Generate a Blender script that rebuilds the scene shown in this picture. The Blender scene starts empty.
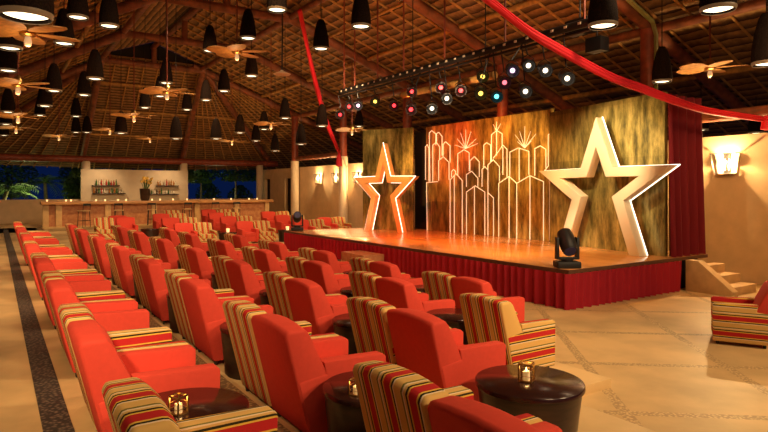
import bpy, bmesh, math, random
from mathutils import Vector, Matrix
random.seed(7)
C = bpy.context.scene.collection
SC = bpy.context.scene
PI = math.pi

# ---------------------------------------------------------------- camera, world, exposure
F = 590.0; CX = 384.0; HY = 190.0; H = 1.75; VPX = -5.0
TH = math.atan((CX - VPX) / F)
cs, cc = math.sin(TH), math.cos(TH)
cd = bpy.data.cameras.new('camera'); cam = bpy.data.objects.new('camera', cd); C.objects.link(cam)
cam.location = (0, 0, H); cam.rotation_euler = (PI/2, 0, -TH)
cd.sensor_width = 36; cd.lens = F/768*36; cd.shift_y = -(216-HY)/768
cd.clip_start = 0.05; cd.clip_end = 300
SC.camera = cam
w = bpy.data.worlds.new('night'); SC.world = w; w.use_nodes = True
bg = w.node_tree.nodes['Background']; bg.inputs[0].default_value = (0.012, 0.045, 0.26, 1); bg.inputs[1].default_value = 0.15
SC.view_settings.view_transform = 'Standard'; SC.view_settings.look = 'None'
SC.view_settings.gamma = 1; SC.view_settings.exposure = 0.06; SC.view_settings.use_curve_mapping = False

def lamp_spot(name, loc, target, power, color, angle=80, blend=0.6, r=0.1):
    d = bpy.data.lights.new(name, 'SPOT'); d.energy = power; d.color = color
    d.spot_size = math.radians(angle); d.spot_blend = blend; d.shadow_soft_size = r
    o = bpy.data.objects.new(name, d); C.objects.link(o); o.location = loc
    o.rotation_euler = (Vector(target)-Vector(loc)).to_track_quat('-Z', 'Y').to_euler()
    return o
def lamp_point(name, loc, power, color, r=0.03):
    d = bpy.data.lights.new(name, 'POINT'); d.energy = power; d.color = color; d.shadow_soft_size = r
    o = bpy.data.objects.new(name, d); C.objects.link(o); o.location = loc
    return o
WARM = (1.0, 0.69, 0.38); AMBER = (1.0, 0.48, 0.12); RED = (1.0, 0.10, 0.04); ORANGE = (1.0, 0.28, 0.05); WHITE = (1.0, 0.85, 0.65)

# unseen spots standing in for house lamps, added to light seats and aisle
for (x, y, z, tx, ty, p) in [(3.4,-2.4,4.6, 2.2,5.0,780), (6.6,-1.6,4.6, 3.6,6.0,900), (9.4,0.2,4.8, 8.0,4.6,950),
                             (5.2, 2.6,6.4, 3.0,9.0,850), (8.4,4.6,6.4, 5.0,11.0,620), (-1.7,.6,4.2, -.9,5.2,1500),
                             (-1.7,7.0,4.2, -1.0,11.5,1300), (4.4,9.5,6.6, 2.6,15.5,800), (5.0,15.5,6.6, 3.0,21.0,700), (-1.7,14,4.2,-.8,19,1300),
                             (9.5,15.0,6.4, 8.4,23.5,850),(12.0,17.5,5.6, 11.5,25.0,600),(6.0,20.5,6.6, 5.5,27.0,600)]:
    lamp_spot('seat_fill', (x,y,z), (tx,ty,0.3), p, WARM, 95 if x > 0 else 62, 0.9, 0.18)
for y in (3.4,5.8,8.2,10.6,13.0,16.0,19.0):
    lamp_spot('seat_fill', (1.5,y,5.2), (1.5,y+.15,0), 150, WARM, 44, .9, .15)  # downlights added to brighten the floor gap between the first two rows
# stage wash from the lighting bar
for (y, ty, tx, tz, p, col, a) in [(13.6,16.2,11.0,0.3,900,RED,62),(12.4,14.2,10.6,0.3,1000,ORANGE,60),(11.0,12.2,10.4,0.3,900,ORANGE,60),
                                   (9.6,10.4,10.4,0.3,800,AMBER,60),(8.2,8.6,10.0,0.3,600,AMBER,60),
                                   (14.2,16.2,12.9,2.6,700,AMBER,40),(13.6,15.4,12.9,3.3,2600,RED,36),(12.4,13.6,12.9,3.6,1500,ORANGE,32),(11.4,12.4,12.9,3.0,1100,AMBER,40),(12.6,13.6,12.9,1.0,900,AMBER,44),
                                   (9.8,11.3,12.9,1.8,800,AMBER,44),
                                   (8.6,8.9,12.3,2.0,900,(1,.72,.42),58),(7.4,8.4,12.3,2.6,500,(1,.66,.3),50),
                                   (14.6,17.2,11.5,1.8,700,AMBER,40),(12.0,12.2,12.2,0.3,900,WHITE,22),(13.0,17.6,10.4,0.3,900,WHITE,24),(9.2,9.6,11.9,.3,700,WHITE,20)]:
    lamp_spot('stage_spot', (8.7,y,4.1), (tx,ty,tz), p, col, a, 0.7, 0.06)
# red and orange spots aimed at the skirt
for (y, p, col) in [(17.5,200,RED),(14.5,260,RED),(11.5,200,ORANGE),(8.6,60,RED)]:
    lamp_spot('skirt_spot', (6.6,y,3.9), (8.6,y,0.0), p, col, 70, 0.8, 0.1)
# unseen spots added to brighten the roof timbers from below
for (x, y, z, tx, ty, tz, p) in [(10.5,8,4.9,12.5,13,6.8,150),(9.5,13,5.0,11,19,7.2,150),(10.0,4.0,4.8,13,8,6.2,150),(6.0,16,5.0,9.5,22,7.6,70),
                                 (8,22,4.6,10,27,7.4,110),(6.5,26,4.4,6.6,34,6,105),(11.5,27,4.2,12.5,33,5.5,110),(1.5,16,4.6,1.0,22,6.2,30)]:
    lamp_spot('roof_fill', (x,y,z), (tx,ty,tz), p, (1.0,0.46,0.13), 120, 1.0, 0.2)
# unseen spots added to brighten the drapes, the rig pole and the walls
lamp_spot('drape_fill', (7.5,2.5,3.4), (10.4,6.4,4.4), 330, WARM, 70, .9, .1)
lamp_spot('drape_fill', (7.5,12.5,3.9), (10.6,20.5,5.9), 700, WARM, 44, .9, .1)
lamp_spot('rig_pole_fill', (7.0,8.6,2.9), (9.0,10.9,4.25), 520, WARM, 60, .9, .1)
lamp_spot('wall_fill', (10.5,3.5,4.4), (14.6,6.2,.7), 620, (1,.55,.2), 80, .9, .15)
lamp_spot('wall_fill', (11.0,22.0,4.6), (14.6,27.5,1.2), 170, (1,.62,.28), 80, .9, .15)
# bar and garden
for x in (4.8, 8.4): lamp_spot('bar_spot', (x,34.2,3.3), (x,36,1.6), 130, WARM, 95, 0.9, 0.1)
for x in (2.5, 5.5, 8.5, 11.5): lamp_spot('bar_front_spot', (x,30.2,3.6), (x,32.2,0.9), 260, (1,.6,.25), 80, 0.9, 0.1)
lamp_point('garden_light', (1.5,40.5,0.6), 240, (0.75,0.85,0.3), 0.2)
lamp_point('garden_light', (13.0,41.0,0.6), 110, (0.6,0.7,0.35), 0.2)

# ---------------------------------------------------------------- helpers
MATS = {}
def pm(name, col, rough=0.6, metal=0.0, noise=0.0, nscale=8.0, bump=0.0, bscale=60.0, col2=None, emit=None, estr=0.0, spec=None, coat=0.0, stretch=None):
    m = bpy.data.materials.new(name); m.use_nodes = True; nt = m.node_tree; b = nt.nodes['Principled BSDF']
    b.inputs['Base Color'].default_value = (*col, 1); b.inputs['Roughness'].default_value = rough; b.inputs['Metallic'].default_value = metal
    if spec is not None: b.inputs['Specular IOR Level'].default_value = spec
    if coat: b.inputs['Coat Weight'].default_value = coat; b.inputs['Coat Roughness'].default_value = 0.15
    tc = nt.nodes.new('ShaderNodeTexCoord'); vec = tc.outputs['Object']
    if stretch:
        mp = nt.nodes.new('ShaderNodeMapping'); mp.inputs['Scale'].default_value = stretch; nt.links.new(vec, mp.inputs[0]); vec = mp.outputs[0]
    if noise or col2:
        n = nt.nodes.new('ShaderNodeTexNoise'); n.inputs['Scale'].default_value = nscale; n.inputs['Detail'].default_value = 6
        nt.links.new(vec, n.inputs['Vector'])
        r = nt.nodes.new('ShaderNodeValToRGB'); r.color_ramp.elements[0].position = 0.35; r.color_ramp.elements[1].position = 0.65
        c2 = col2 if col2 else tuple(min(1, c*(1+noise)) for c in col)
        c1 = col if col2 else tuple(c*(1-noise) for c in col)
        r.color_ramp.elements[0].color = (*c1, 1); r.color_ramp.elements[1].color = (*c2, 1)
        nt.links.new(n.outputs[0], r.inputs[0]); nt.links.new(r.outputs[0], b.inputs['Base Color'])
    if bump:
        n = nt.nodes.new('ShaderNodeTexNoise'); n.inputs['Scale'].default_value = bscale; n.inputs['Detail'].default_value = 4
        nt.links.new(vec, n.inputs['Vector'])
        bp = nt.nodes.new('ShaderNodeBump'); bp.inputs['Strength'].default_value = bump; bp.inputs['Distance'].default_value = 0.02
        nt.links.new(n.outputs[0], bp.inputs['Height']); nt.links.new(bp.outputs[0], b.inputs['Normal'])
    if emit: b.inputs['Emission Color'].default_value = (*emit, 1); b.inputs['Emission Strength'].default_value = estr
    MATS[name] = m
    return m

def stripe_mat(name, axes, period=0.215, off=10.04):
    m = bpy.data.materials.new(name); m.use_nodes = True; nt = m.node_tree; b = nt.nodes['Principled BSDF']
    b.inputs['Roughness'].default_value = 0.85; b.inputs['Specular IOR Level'].default_value = 0.2
    tc = nt.nodes.new('ShaderNodeTexCoord'); sp = nt.nodes.new('ShaderNodeSeparateXYZ'); nt.links.new(tc.outputs['Object'], sp.inputs[0])
    def op(kind, a, bb):
        n = nt.nodes.new('ShaderNodeMath'); n.operation = kind
        for i, v in enumerate((a, bb)):
            if isinstance(v, (int, float)): n.inputs[i].default_value = v
            elif v is not None: nt.links.new(v, n.inputs[i])
        return n.outputs[0]
    v = sp.outputs[axes[0]]
    for a in axes[1:]: v = op('ADD', v, sp.outputs[a])
    v = op('FRACT', op('DIVIDE', op('ADD', v, off), period), None)
    r = nt.nodes.new('ShaderNodeValToRGB'); cr = r.color_ramp; cr.interpolation = 'CONSTANT'
    tan=(.70,.43,.13); dark=(.035,.028,.008); yel=(.78,.48,.07); red=(.50,.022,.022); cream=(.84,.66,.42); olive=(.20,.17,.04)
    stops = [(0,tan),(.20,cream),(.25,dark),(.31,yel),(.36,red),(.63,yel),(.68,dark),(.75,tan),(.82,cream),(.87,olive),(.93,tan)]
    cr.elements[0].position = 0; cr.elements[0].color = (*stops[0][1],1); cr.elements[1].position = stops[1][0]; cr.elements[1].color = (*stops[1][1],1)
    for p, c in stops[2:]:
        e = cr.elements.new(p); e.color = (*c,1)
    nt.links.new(v, r.inputs[0]); nt.links.new(r.outputs[0], b.inputs['Base Color'])
    MATS[name] = m; return m

class MB:
    def __init__(s): s.bm = bmesh.new()
    def box(s, c, size, rot=None):
        M = Matrix.Translation(c) @ (rot if rot else Matrix.Identity(4)) @ Matrix.Diagonal((*size, 1))
        bmesh.ops.create_cube(s.bm, size=1, matrix=M); return s
    def poly(s, pts):
        s.bm.faces.new([s.bm.verts.new(p) for p in pts]); return s
    def loft(s, rings, close=True, cap=True):
        vs = [[s.bm.verts.new(p) for p in r] for r in rings]; n = len(vs[0])
        for a, b in zip(vs[:-1], vs[1:]):
            for i in range(n if close else n-1):
                j = (i+1) % n; s.bm.faces.new((a[i], a[j], b[j], b[i]))
        if cap and close: s.bm.faces.new(vs[0][::-1]); s.bm.faces.new(vs[-1])
        return s
    def prism(s, poly, vec):                       # 3-D polygon swept along vec
        v = Vector(vec); return s.loft([[Vector(p) for p in poly], [Vector(p)+v for p in poly]])
    def lathe(s, prof, c=(0,0,0), seg=20, rot=None, cap=True):
        M = Matrix.Translation(c) @ (rot if rot else Matrix.Identity(4))
        rings = [[M @ Vector((max(r,1e-4)*math.cos(2*PI*k/seg), max(r,1e-4)*math.sin(2*PI*k/seg), z)) for k in range(seg)] for r, z in prof]
        return s.loft(rings, cap=cap)
    def tube(s, pts, r, seg=8, r2=None):
        return s.sweep(pts, [(r if r2 is None else r+(r2-r)*i/(len(pts)-1),)*2 for i in range(len(pts))], seg)
    def sweep(s, pts, ab, seg=10, up=(0,0,1), twist=None):
        pts = [Vector(p) for p in pts]; rings = []
        for i, p in enumerate(pts):
            t = (pts[min(i+1,len(pts)-1)] - pts[max(i-1,0)]).normalized()
            u = Vector(up)
            if abs(t.dot(u)) > 0.97: u = Vector((1,0,0))
            sd = t.cross(u).normalized(); nn = sd.cross(t)
            a, b = ab[i]; tw = twist[i] if twist else 0
            rings.append([p + sd*(a*math.cos(2*PI*k/seg+0))*math.cos(tw)+nn*(a*math.cos(2*PI*k/seg))*math.sin(tw) + (nn*math.cos(tw)-sd*math.sin(tw))*(b*math.sin(2*PI*k/seg)) for k in range(seg)])
        return s.loft(rings)
    def build(s, name, mat, parent=None, smooth=False, bevel=0, seg=2, ang=35):
        bm = s.bm
        bmesh.ops.recalc_face_normals(bm, faces=bm.faces)
        if bevel:
            es = [e for e in bm.edges if len(e.link_faces) == 2 and e.calc_face_angle(0) > math.radians(ang)]
            bmesh.ops.bevel(bm, geom=es, offset=bevel, segments=seg, affect='EDGES', profile=0.6)
        me = bpy.data.meshes.new(name); bm.to_mesh(me); bm.free()
        me.materials.append(MATS[mat] if isinstance(mat, str) else mat)
        if smooth or bevel:
            me.polygons.foreach_set('use_smooth', [True]*len(me.polygons))
            try: me.set_sharp_from_angle(angle=math.radians(50))
            except Exception: pass
        o = bpy.data.objects.new(name, me); C.objects.link(o)
        if parent: o.parent = parent
        return o
def tag(o, label, cat, group=None, kind=None):
    o['label'] = label; o['category'] = cat
    if group: o['group'] = group
    if kind: o['kind'] = kind
    return o
def thing(name, label, cat, loc=(0,0,0), rz=0, group=None, kind=None):
    o = bpy.data.objects.new(name, None); C.objects.link(o); o.location = loc; o.rotation_euler = (0,0,rz); o.empty_display_size = .1
    return tag(o, label, cat, group, kind)
KIDS = {}
def kids(o):
    if o.name not in KIDS: KIDS[o.name] = [c for c in bpy.data.objects if c.parent == o]
    return KIDS[o.name]
def dup(root, loc, rz, label, group=None):
    r = root.copy(); C.objects.link(r); r.location = loc; r.rotation_euler = (0,0,rz); r['label'] = label
    if group: r['group'] = group
    for ch in kids(root):
        c = ch.copy(); C.objects.link(c); c.parent = r
        for g in kids(ch):
            d = g.copy(); C.objects.link(d); d.parent = c
    return r
ORD = ['first','second','third','fourth','fifth','sixth','seventh','eighth','ninth','tenth','eleventh','twelfth','thirteenth','fourteenth','fifteenth']
def ray(px, py):
    a = (px-CX)/F; b = (HY-py)/F
    return Vector((cs+a*cc, cc-a*cs, b))
def at_depth(px, py, dep): return Vector((0,0,H)) + ray(px, py)*dep
def at_x(px, py, x):
    d = ray(px, py); return Vector((0,0,H)) + d*(x/d.x)
def RZ(a): return Matrix.Rotation(a, 4, 'Z')
def RX(a): return Matrix.Rotation(a, 4, 'X')
def RY(a): return Matrix.Rotation(a, 4, 'Y')

# ---------------------------------------------------------------- materials
pm('red_fabric', (.66,.062,.036), .8, noise=.03, nscale=25, bump=.15, bscale=300, spec=.25)
stripe_mat('stripe_back', 'Y'); stripe_mat('stripe_arm', 'ZY', off=10.125)
pm('dark_leg', (.02,.012,.008), .5)
pm('dark_wood', (.028,.012,.007), .28, noise=.4, nscale=5, stretch=(1,1,6))
pm('table_top', (.030,.009,.007), .22, coat=.2)
pm('beam_wood', (.20,.058,.022), .6, noise=.35, nscale=4, bump=.3, bscale=12)
pm('pole_wood', (.42,.21,.05), .65, noise=.3, nscale=6)
pm('red_wood', (.24,.045,.018), .5, noise=.25, nscale=5)
pm('plaster', (.64,.46,.27), .8, noise=.06, nscale=3, bump=.08, bscale=30)
pm('white_plaster', (.68,.55,.38), .8, noise=.05, nscale=3)
pm('tan_stone', (.56,.36,.16), .6, noise=.12, nscale=4)
pm('bar_wood', (.42,.21,.08), .4, noise=.25, nscale=3, stretch=(1,6,6))
pm('bar_panel', (.36,.13,.05), .6, col2=(.48,.22,.09), nscale=7)
pm('black_metal', (.008,.007,.007), .5)
pm('brass', (.50,.30,.10), .35, metal=1.0)
pm('lamp_weave', (.012,.006,.0035), .9, spec=.1, noise=.5, nscale=40, bump=.5, bscale=60)
pm('lamp_glow', (.9,.8,.6), .5, emit=(1,.80,.50), estr=3.0)
pm('lamp_rim', (.16,.10,.05), .4, emit=(1,.6,.25), estr=.05)
pm('fan_blade', (.58,.30,.085), .55, noise=.2, nscale=12)
pm('fan_globe', (.9,.75,.5), .4, emit=(1,.62,.30), estr=.35)
pm('curtain_red', (.15,.003,.010), .75, spec=.3)
pm('skirt_red', (.34,.008,.020), .75, spec=.3)
pm('drape_red', (.66,.018,.030), .6, spec=.3)
pm('stage_top', (.60,.27,.09), .22, noise=.12, nscale=2.2, stretch=(1,.25,1), coat=.15)
pm('stage_edge', (.10,.04,.02), .5)
pm('black_cloth', (.008,.006,.006), .9)
pm('star_cream', (.74,.62,.43), .55)
pm('star_orange', (.74,.44,.18), .45, noise=.12, nscale=3)
pm('led', (1,1,1), .5, emit=(1,.90,.70), estr=2.6)
pm('neon', (1,.9,.75), .5, emit=(1,.72,.45), estr=.55)
pm('glass_warm', (1,.85,.6), .2, emit=(1,.62,.25), estr=1.1)
pm('flame', (1,.8,.4), .5, emit=(1,.62,.2), estr=7)
pm('bulb_glow', (1,.8,.5), .5, emit=(1,.66,.28), estr=3)
pm('candle_wax', (.9,.75,.5), .5, emit=(1,.55,.15), estr=.25)
pm('leaf_green', (.09,.16,.03), .6, noise=.4, nscale=2)
pm('palm_green', (.10,.17,.035), .55, noise=.3, nscale=2)
pm('bark', (.16,.11,.06), .9, noise=.3, nscale=8)
pm('soil', (.05,.045,.03), .95, noise=.3)
pm('flower', (.75,.50,.12), .6)
pm('conduit', (.26,.29,.10), .4)
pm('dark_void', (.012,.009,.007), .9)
for nm, c, e in (('lens_red',(1,.03,.04),3.5),('lens_white',(1,.82,.6),3.5),('lens_yellow',(1,.62,.10),2.5),('lens_cyan',(.12,.75,.85),3),('lens_pink',(1,.16,.2),2.2),('lens_lavender',(.95,.6,.9),2.4),('lens_blue',(.02,.025,.10),.03)):
    pm(nm, c, .4, emit=c, estr=e)
for nm, c in (('bottle_amber',(.35,.13,.02)),('bottle_green',(.05,.14,.04)),('bottle_clear',(.70,.62,.48)),('bottle_red',(.42,.03,.02)),('bottle_dark',(.03,.02,.015))):
    pm(nm, c, .12, spec=.7)

def grid_floor_mat(name, lines):
    m = pm(name, (.58,.385,.165), .5, noise=.20, nscale=1.1, bump=.06, bscale=14)
    nt = m.node_tree; b = nt.nodes['Principled BSDF']; base = b.inputs['Base Color'].links[0].from_socket
    tc = nt.nodes.new('ShaderNodeTexCoord'); sp = nt.nodes.new('ShaderNodeSeparateXYZ'); nt.links.new(tc.outputs['Object'], sp.inputs[0])
    def op(kind, a, bb=None):
        n = nt.nodes.new('ShaderNodeMath'); n.operation = kind
        for i, v in enumerate((a, bb)):
            if v is None: continue
            if isinstance(v, (int, float)): n.inputs[i].default_value = v
            else: nt.links.new(v, n.inputs[i])
        return n.outputs[0]
    X, Y = sp.outputs[0], sp.outputs[1]
    # fine tonal mottling at small scale
    def band(ax, ay, off, period, half):
        q = op('ADD', op('MULTIPLY', X, ax), op('MULTIPLY', Y, ay))
        q = op('FRACT', op('DIVIDE', op('ADD', q, -off+50*period+period/2), period))
        return op('LESS_THAN', op('ABSOLUTE', op('SUBTRACT', q, .5)), half/period)
    mask = None
    for L in lines:
        k = band(*L); mask = k if mask is None else op('MAXIMUM', mask, k)
    if mask is not None:
        vo = nt.nodes.new('ShaderNodeTexVoronoi'); vo.inputs['Scale'].default_value = 34; nt.links.new(tc.outputs['Object'], vo.inputs['Vector'])
        r = nt.nodes.new('ShaderNodeValToRGB'); r.color_ramp.elements[0].color = (.66,.46,.21,1); r.color_ramp.elements[1].color = (.38,.24,.10,1)
        r.color_ramp.elements[0].position = .25; r.color_ramp.elements[1].position = .6
        nt.links.new(vo.outputs['Distance'], r.inputs[0])
        mx = nt.nodes.new('ShaderNodeMix'); mx.data_type = 'RGBA'; nt.links.new(mask, mx.inputs[0]); nt.links.new(base, mx.inputs[6]); nt.links.new(r.outputs[0], mx.inputs[7])
        nt.links.new(mx.outputs[2], b.inputs['Base Color'])
    return m
grid_floor_mat('floor_low', [(.63,.777,7.54,1.65,.055), (.777,-.63,1.76,1.68,.06)])
grid_floor_mat('floor_tier', [])
def pebble_mat(name, c1, c2, sc=40):
    m = pm(name, c1, .7); nt = m.node_tree; b = nt.nodes['Principled BSDF']
    tc = nt.nodes.new('ShaderNodeTexCoord'); vo = nt.nodes.new('ShaderNodeTexVoronoi'); vo.inputs['Scale'].default_value = sc; nt.links.new(tc.outputs['Object'], vo.inputs['Vector'])
    r = nt.nodes.new('ShaderNodeValToRGB'); r.color_ramp.elements[0].color = (*c2,1); r.color_ramp.elements[1].color = (*c1,1); r.color_ramp.elements[0].position=.2; r.color_ramp.elements[1].position = .55
    nt.links.new(vo.outputs['Distance'], r.inputs[0]); nt.links.new(r.outputs[0], b.inputs['Base Color'])
pebble_mat('pebble_dark', (.030,.022,.016), (.17,.12,.08), 30)
pebble_mat('pebble_tan', (.17,.09,.035), (.50,.31,.12), 34)
def thatch_mat():
    m = pm('thatch', (.3,.16,.06), .9); nt = m.node_tree; b = nt.nodes['Principled BSDF']
    tc = nt.nodes.new('ShaderNodeTexCoord')
    n = nt.nodes.new('ShaderNodeTexNoise'); n.inputs['Scale'].default_value = 5; n.inputs['Detail'].default_value = 8; nt.links.new(tc.outputs['Object'], n.inputs['Vector'])
    wv = nt.nodes.new('ShaderNodeTexWave'); wv.wave_type='BANDS'; wv.bands_direction = 'Z'; wv.wave_profile = 'SAW'; wv.inputs['Scale'].default_value = 2.6; wv.inputs['Distortion'].default_value = 1.6; wv.inputs['Detail'].default_value = 3
    nt.links.new(tc.outputs['Object'], wv.inputs['Vector'])
    mx = nt.nodes.new('ShaderNodeMath'); mx.operation='MULTIPLY'; nt.links.new(n.outputs[0], mx.inputs[0]); nt.links.new(wv.outputs['Fac'], mx.inputs[1])
    r = nt.nodes.new('ShaderNodeValToRGB'); r.color_ramp.elements[0].color=(.045,.02,.008,1); r.color_ramp.elements[1].color=(.38,.20,.068,1); r.color_ramp.elements[0].position=.04; r.color_ramp.elements[1].position=.45
    nt.links.new(mx.outputs[0], r.inputs[0]); nt.links.new(r.outputs[0], b.inputs['Base Color'])
    bp = nt.nodes.new('ShaderNodeBump'); bp.inputs['Strength'].default_value=.8; bp.inputs['Distance'].default_value=.08; nt.links.new(mx.outputs[0], bp.inputs['Height']); nt.links.new(bp.outputs[0], b.inputs['Normal'])
thatch_mat()
def panel_mat(name, c1, c2, c3, cell):
    m = pm(name, c1, .38, metal=.45); nt = m.node_tree; b = nt.nodes['Principled BSDF']
    tc = nt.nodes.new('ShaderNodeTexCoord')
    n = nt.nodes.new('ShaderNodeTexNoise'); n.inputs['Scale'].default_value = 2.2; n.inputs['Detail'].default_value = 9; n.inputs['Roughness'].default_value=.68; ms = nt.nodes.new('ShaderNodeMapping'); ms.inputs['Scale'].default_value = (2.2,2.2,.55); nt.links.new(tc.outputs['Object'], ms.inputs[0]); nt.links.new(ms.outputs[0], n.inputs['Vector'])
    r = nt.nodes.new('ShaderNodeValToRGB'); e = r.color_ramp.elements; e[0].position=.36; e[1].position=.66; e[0].color=(*c1,1); e[1].color=(*c3,1); q = e.new(.5); q.color=(*c2,1)
    nt.links.new(n.outputs[0], r.inputs[0])
    # big metal sheets of slightly different tone
    mp = nt.nodes.new('ShaderNodeVectorMath'); mp.operation='DIVIDE'; mp.inputs[1].default_value=(50,cell,cell); nt.links.new(tc.outputs['Object'], mp.inputs[0])
    fl = nt.nodes.new('ShaderNodeVectorMath'); fl.operation='FLOOR'; nt.links.new(mp.outputs[0], fl.inputs[0])
    wn = nt.nodes.new('ShaderNodeTexWhiteNoise'); wn.noise_dimensions='3D'; nt.links.new(fl.outputs[0], wn.inputs[0])
    mr = nt.nodes.new('ShaderNodeMapRange'); mr.inputs[3].default_value=.6; mr.inputs[4].default_value=1.25; nt.links.new(wn.outputs[0], mr.inputs[0])
    mu = nt.nodes.new('ShaderNodeVectorMath'); mu.operation='SCALE'; nt.links.new(r.outputs[0], mu.inputs[0]); nt.links.new(mr.outputs[0], mu.inputs['Scale'])
    nt.links.new(mu.outputs[0], b.inputs['Base Color'])
panel_mat('panel_gold', (.09,.058,.014), (.30,.20,.05), (.56,.40,.11), 1.35)
panel_mat('panel_olive', (.08,.068,.020), (.27,.22,.06), (.58,.45,.14), 1.25)

# ---------------------------------------------------------------- floors (five shallow tiers stepping down to the stage)
STRUCT = 'structure'
def struct(o, label, cat): return tag(o, label, cat, None, STRUCT)
low = MB(); low.box((8,14,-.5), (30,46,.2)); struct(low.build('floor', 'floor_low'), 'honey coloured stone floor in front of the stage with pebble lines', 'floor')
TX = [-6.0, 1.83, 3.12, 4.46, 5.60]
Y0 = [-4.0, -1.0, 2.0, 4.0]
for i in range(4):
    t = MB(); a, b = TX[i], TX[i+1]
    z = -.1*i
    t.box(((a+b)/2, (Y0[i]+32)/2, (z-.42)/2), (b-a, 32-Y0[i], z+.42))
    o = t.build('floor_tier', 'floor_tier', bevel=.01)
    struct(o, ['raised stone floor tier carrying the row by the dark pebble strip','stone floor tier one step down under the second row','stone floor tier under the middle row of armchairs','stone floor tier under the fourth row of armchairs'][i], 'floor')
b = MB(); b.box((7,32.9,-.21),(26,9.0,.42)); struct(b.build('floor_bar','floor_tier'), 'stone floor in front of and behind the long bar', 'floor')
# back tiers
BL = [(24.6,26.3,-.27),(26.3,27.9,-.16),(27.9,28.5,-.05)]
for j,(y0,y1,z) in enumerate(BL):
    t = MB(); t.box((10.1,(y0+28.45)/2 if False else (y0+28.4)/2,(z-.42)/2),(9.0,28.4-y0,z+.42)); struct(t.build('floor_tier','floor_tier'), 'stone floor tier at the back of the room, %s step up from the stage floor'%ORD[j], 'floor')
s_ = MB(); s_.box((.385,15.5,.004),(.19,31,.012)); struct(s_.build('trim_1','pebble_dark'), 'dark pebble strip set in the floor along the left row', 'floor strip')
s_ = MB(); s_.box((1.66,15.5,.003),(.24,31,.010)); struct(s_.build('trim_2','pebble_tan'), 'tan pebble band along the edge of the first tier', 'floor strip')

# ---------------------------------------------------------------- walls and columns
XW = 14.6
m = MB()
for y0, y1 in ((2.0,31.7),(33.0,35.3),(36.2,36.6)): m.box((XW+.15,(y0+y1)/2,1.325),(.3,y1-y0,3.45))
m.box((XW+.15,32.35,2.75),(.3,1.3,.6)); m.box((XW+.15,35.75,2.75),(.3,.9,.6))
struct(m.build('wall_right','plaster'), 'long tan plaster wall with wall lanterns behind the stage', 'wall')
for n,(y0,y1) in enumerate(((31.7,33.0),(35.3,36.2))):
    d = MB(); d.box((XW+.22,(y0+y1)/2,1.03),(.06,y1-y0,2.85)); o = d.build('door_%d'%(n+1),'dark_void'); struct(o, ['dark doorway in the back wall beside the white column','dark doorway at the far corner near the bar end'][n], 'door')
m = MB(); m.box((-1.0,36.5,.62),(9.9,.3,1.25)); struct(m.build('wall_back','plaster'), 'low tan wall at the garden side left of the bar', 'wall')
m = MB(); m.box((12.2,36.5,.60),(4.8,.3,1.2)); struct(m.build('wall_garden','plaster'), 'low garden wall behind the right end of the bar', 'wall')
m = MB(); m.box((6.8,36.2,1.45),(5.75,.3,2.9)); struct(m.build('wall_bar','white_plaster'), 'pale lit wall with bottle shelves behind the bar', 'wall')
LAB = {0:'white based column beside the rightmost stage panel',1:'reddish wooden column rising above the skyline backdrop',2:'wooden column above the gap by the left star',3:'white based column among the wall lanterns',4:'white based column beside the dark doorway'}
for i,y in enumerate((9.1,14.4,19.9,25.3,30.9)):
    c = thing('column', LAB[i], 'column', (XW-.32,y,-.4), kind=STRUCT)
    MB().lathe([(.23,0),(.23,3.75),(.21,3.8)], seg=24).build('plaster_base','white_plaster',c,smooth=True)
    MB().lathe([(.19,3.8),(.185,6.35)], seg=20).build('wooden_post','red_wood',c,smooth=True)
for i,(x,y) in enumerate(((14.3,36.3),(9.5,36.35),(4.2,36.35),(-1.0,36.3))):
    c = thing('column', ['short white column at the corner right of the garden opening','short white column at the right end of the bar wall','short white column at the left end of the bar wall','far column in the dark at the left of the garden'][i], 'column', (x,y,0), kind=STRUCT)
    MB().lathe([(.22,0),(.22,3.35)], seg=20).build('plaster_base','white_plaster',c,smooth=True)

# ---------------------------------------------------------------- roof
def rz(x, y=10):
    if x >= 6.65: z = 8.93-.375*(x-6.65)
    elif x >= 4.3: z = 8.05+.375*(x-4.3)
    else: z = 8.05-.55*(4.3-x)
    if y > 31.3: z = min(z, 8.05-.79*(y-31.3))
    return z
roof = thing('ceiling', 'high thatched palm roof on dark timber over the whole room', 'ceiling', kind=STRUCT)
YN, YH = -7.0, 31.3
T = .28
def panel(pts, battens, r=.036):
    n = (Vector(pts[1])-Vector(pts[0])).cross(Vector(pts[2])-Vector(pts[1])).normalized()
    if n.z < 0: n = -n
    p = MB().prism([Vector(q)+Vector((0,0,T)) for q in pts], n*.25).build('thatch_panel','thatch',roof)
    for a, b in battens:
        MB().tube([Vector(a)+Vector((0,0,T-.05)), Vector(b)+Vector((0,0,T-.05))], r, 6).build('batten','pole_wood',p,smooth=True)
ys = [YN+.35+.78*i for i in range(50) if YN+.35+.78*i < YH]
xe, xl = 23.5, -6.5
panel([(6.65,YN,rz(6.65)),(xe,YN,rz(xe)),(xe,YH,rz(xe)),(6.65,YH,rz(6.65))], [((6.9,y,rz(6.9)),(xe,y,rz(xe))) for y in ys])
panel([(6.65,YN,rz(6.65)),(6.65,YH,rz(6.65)),(4.3,YH,rz(4.3)),(4.3,YN,rz(4.3))], [])
panel([(4.3,YN,rz(4.3)),(4.3,YH,rz(4.3)),(xl,YH,rz(xl)),(xl,YN,rz(xl))], [((4.2,y,rz(4.2)),(xl,y,rz(xl))) for y in ys])
ye, ze = 38.0, 2.75
A, B2 = (4.3,YH,8.05), (9.0,YH,8.05)
panel([A,B2,(9.6,ye,ze),(4.0,ye,ze)], [((4.3+.67*i,YH,8.05),(4.0+.8*i,ye,ze)) for i in range(8)])
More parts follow.
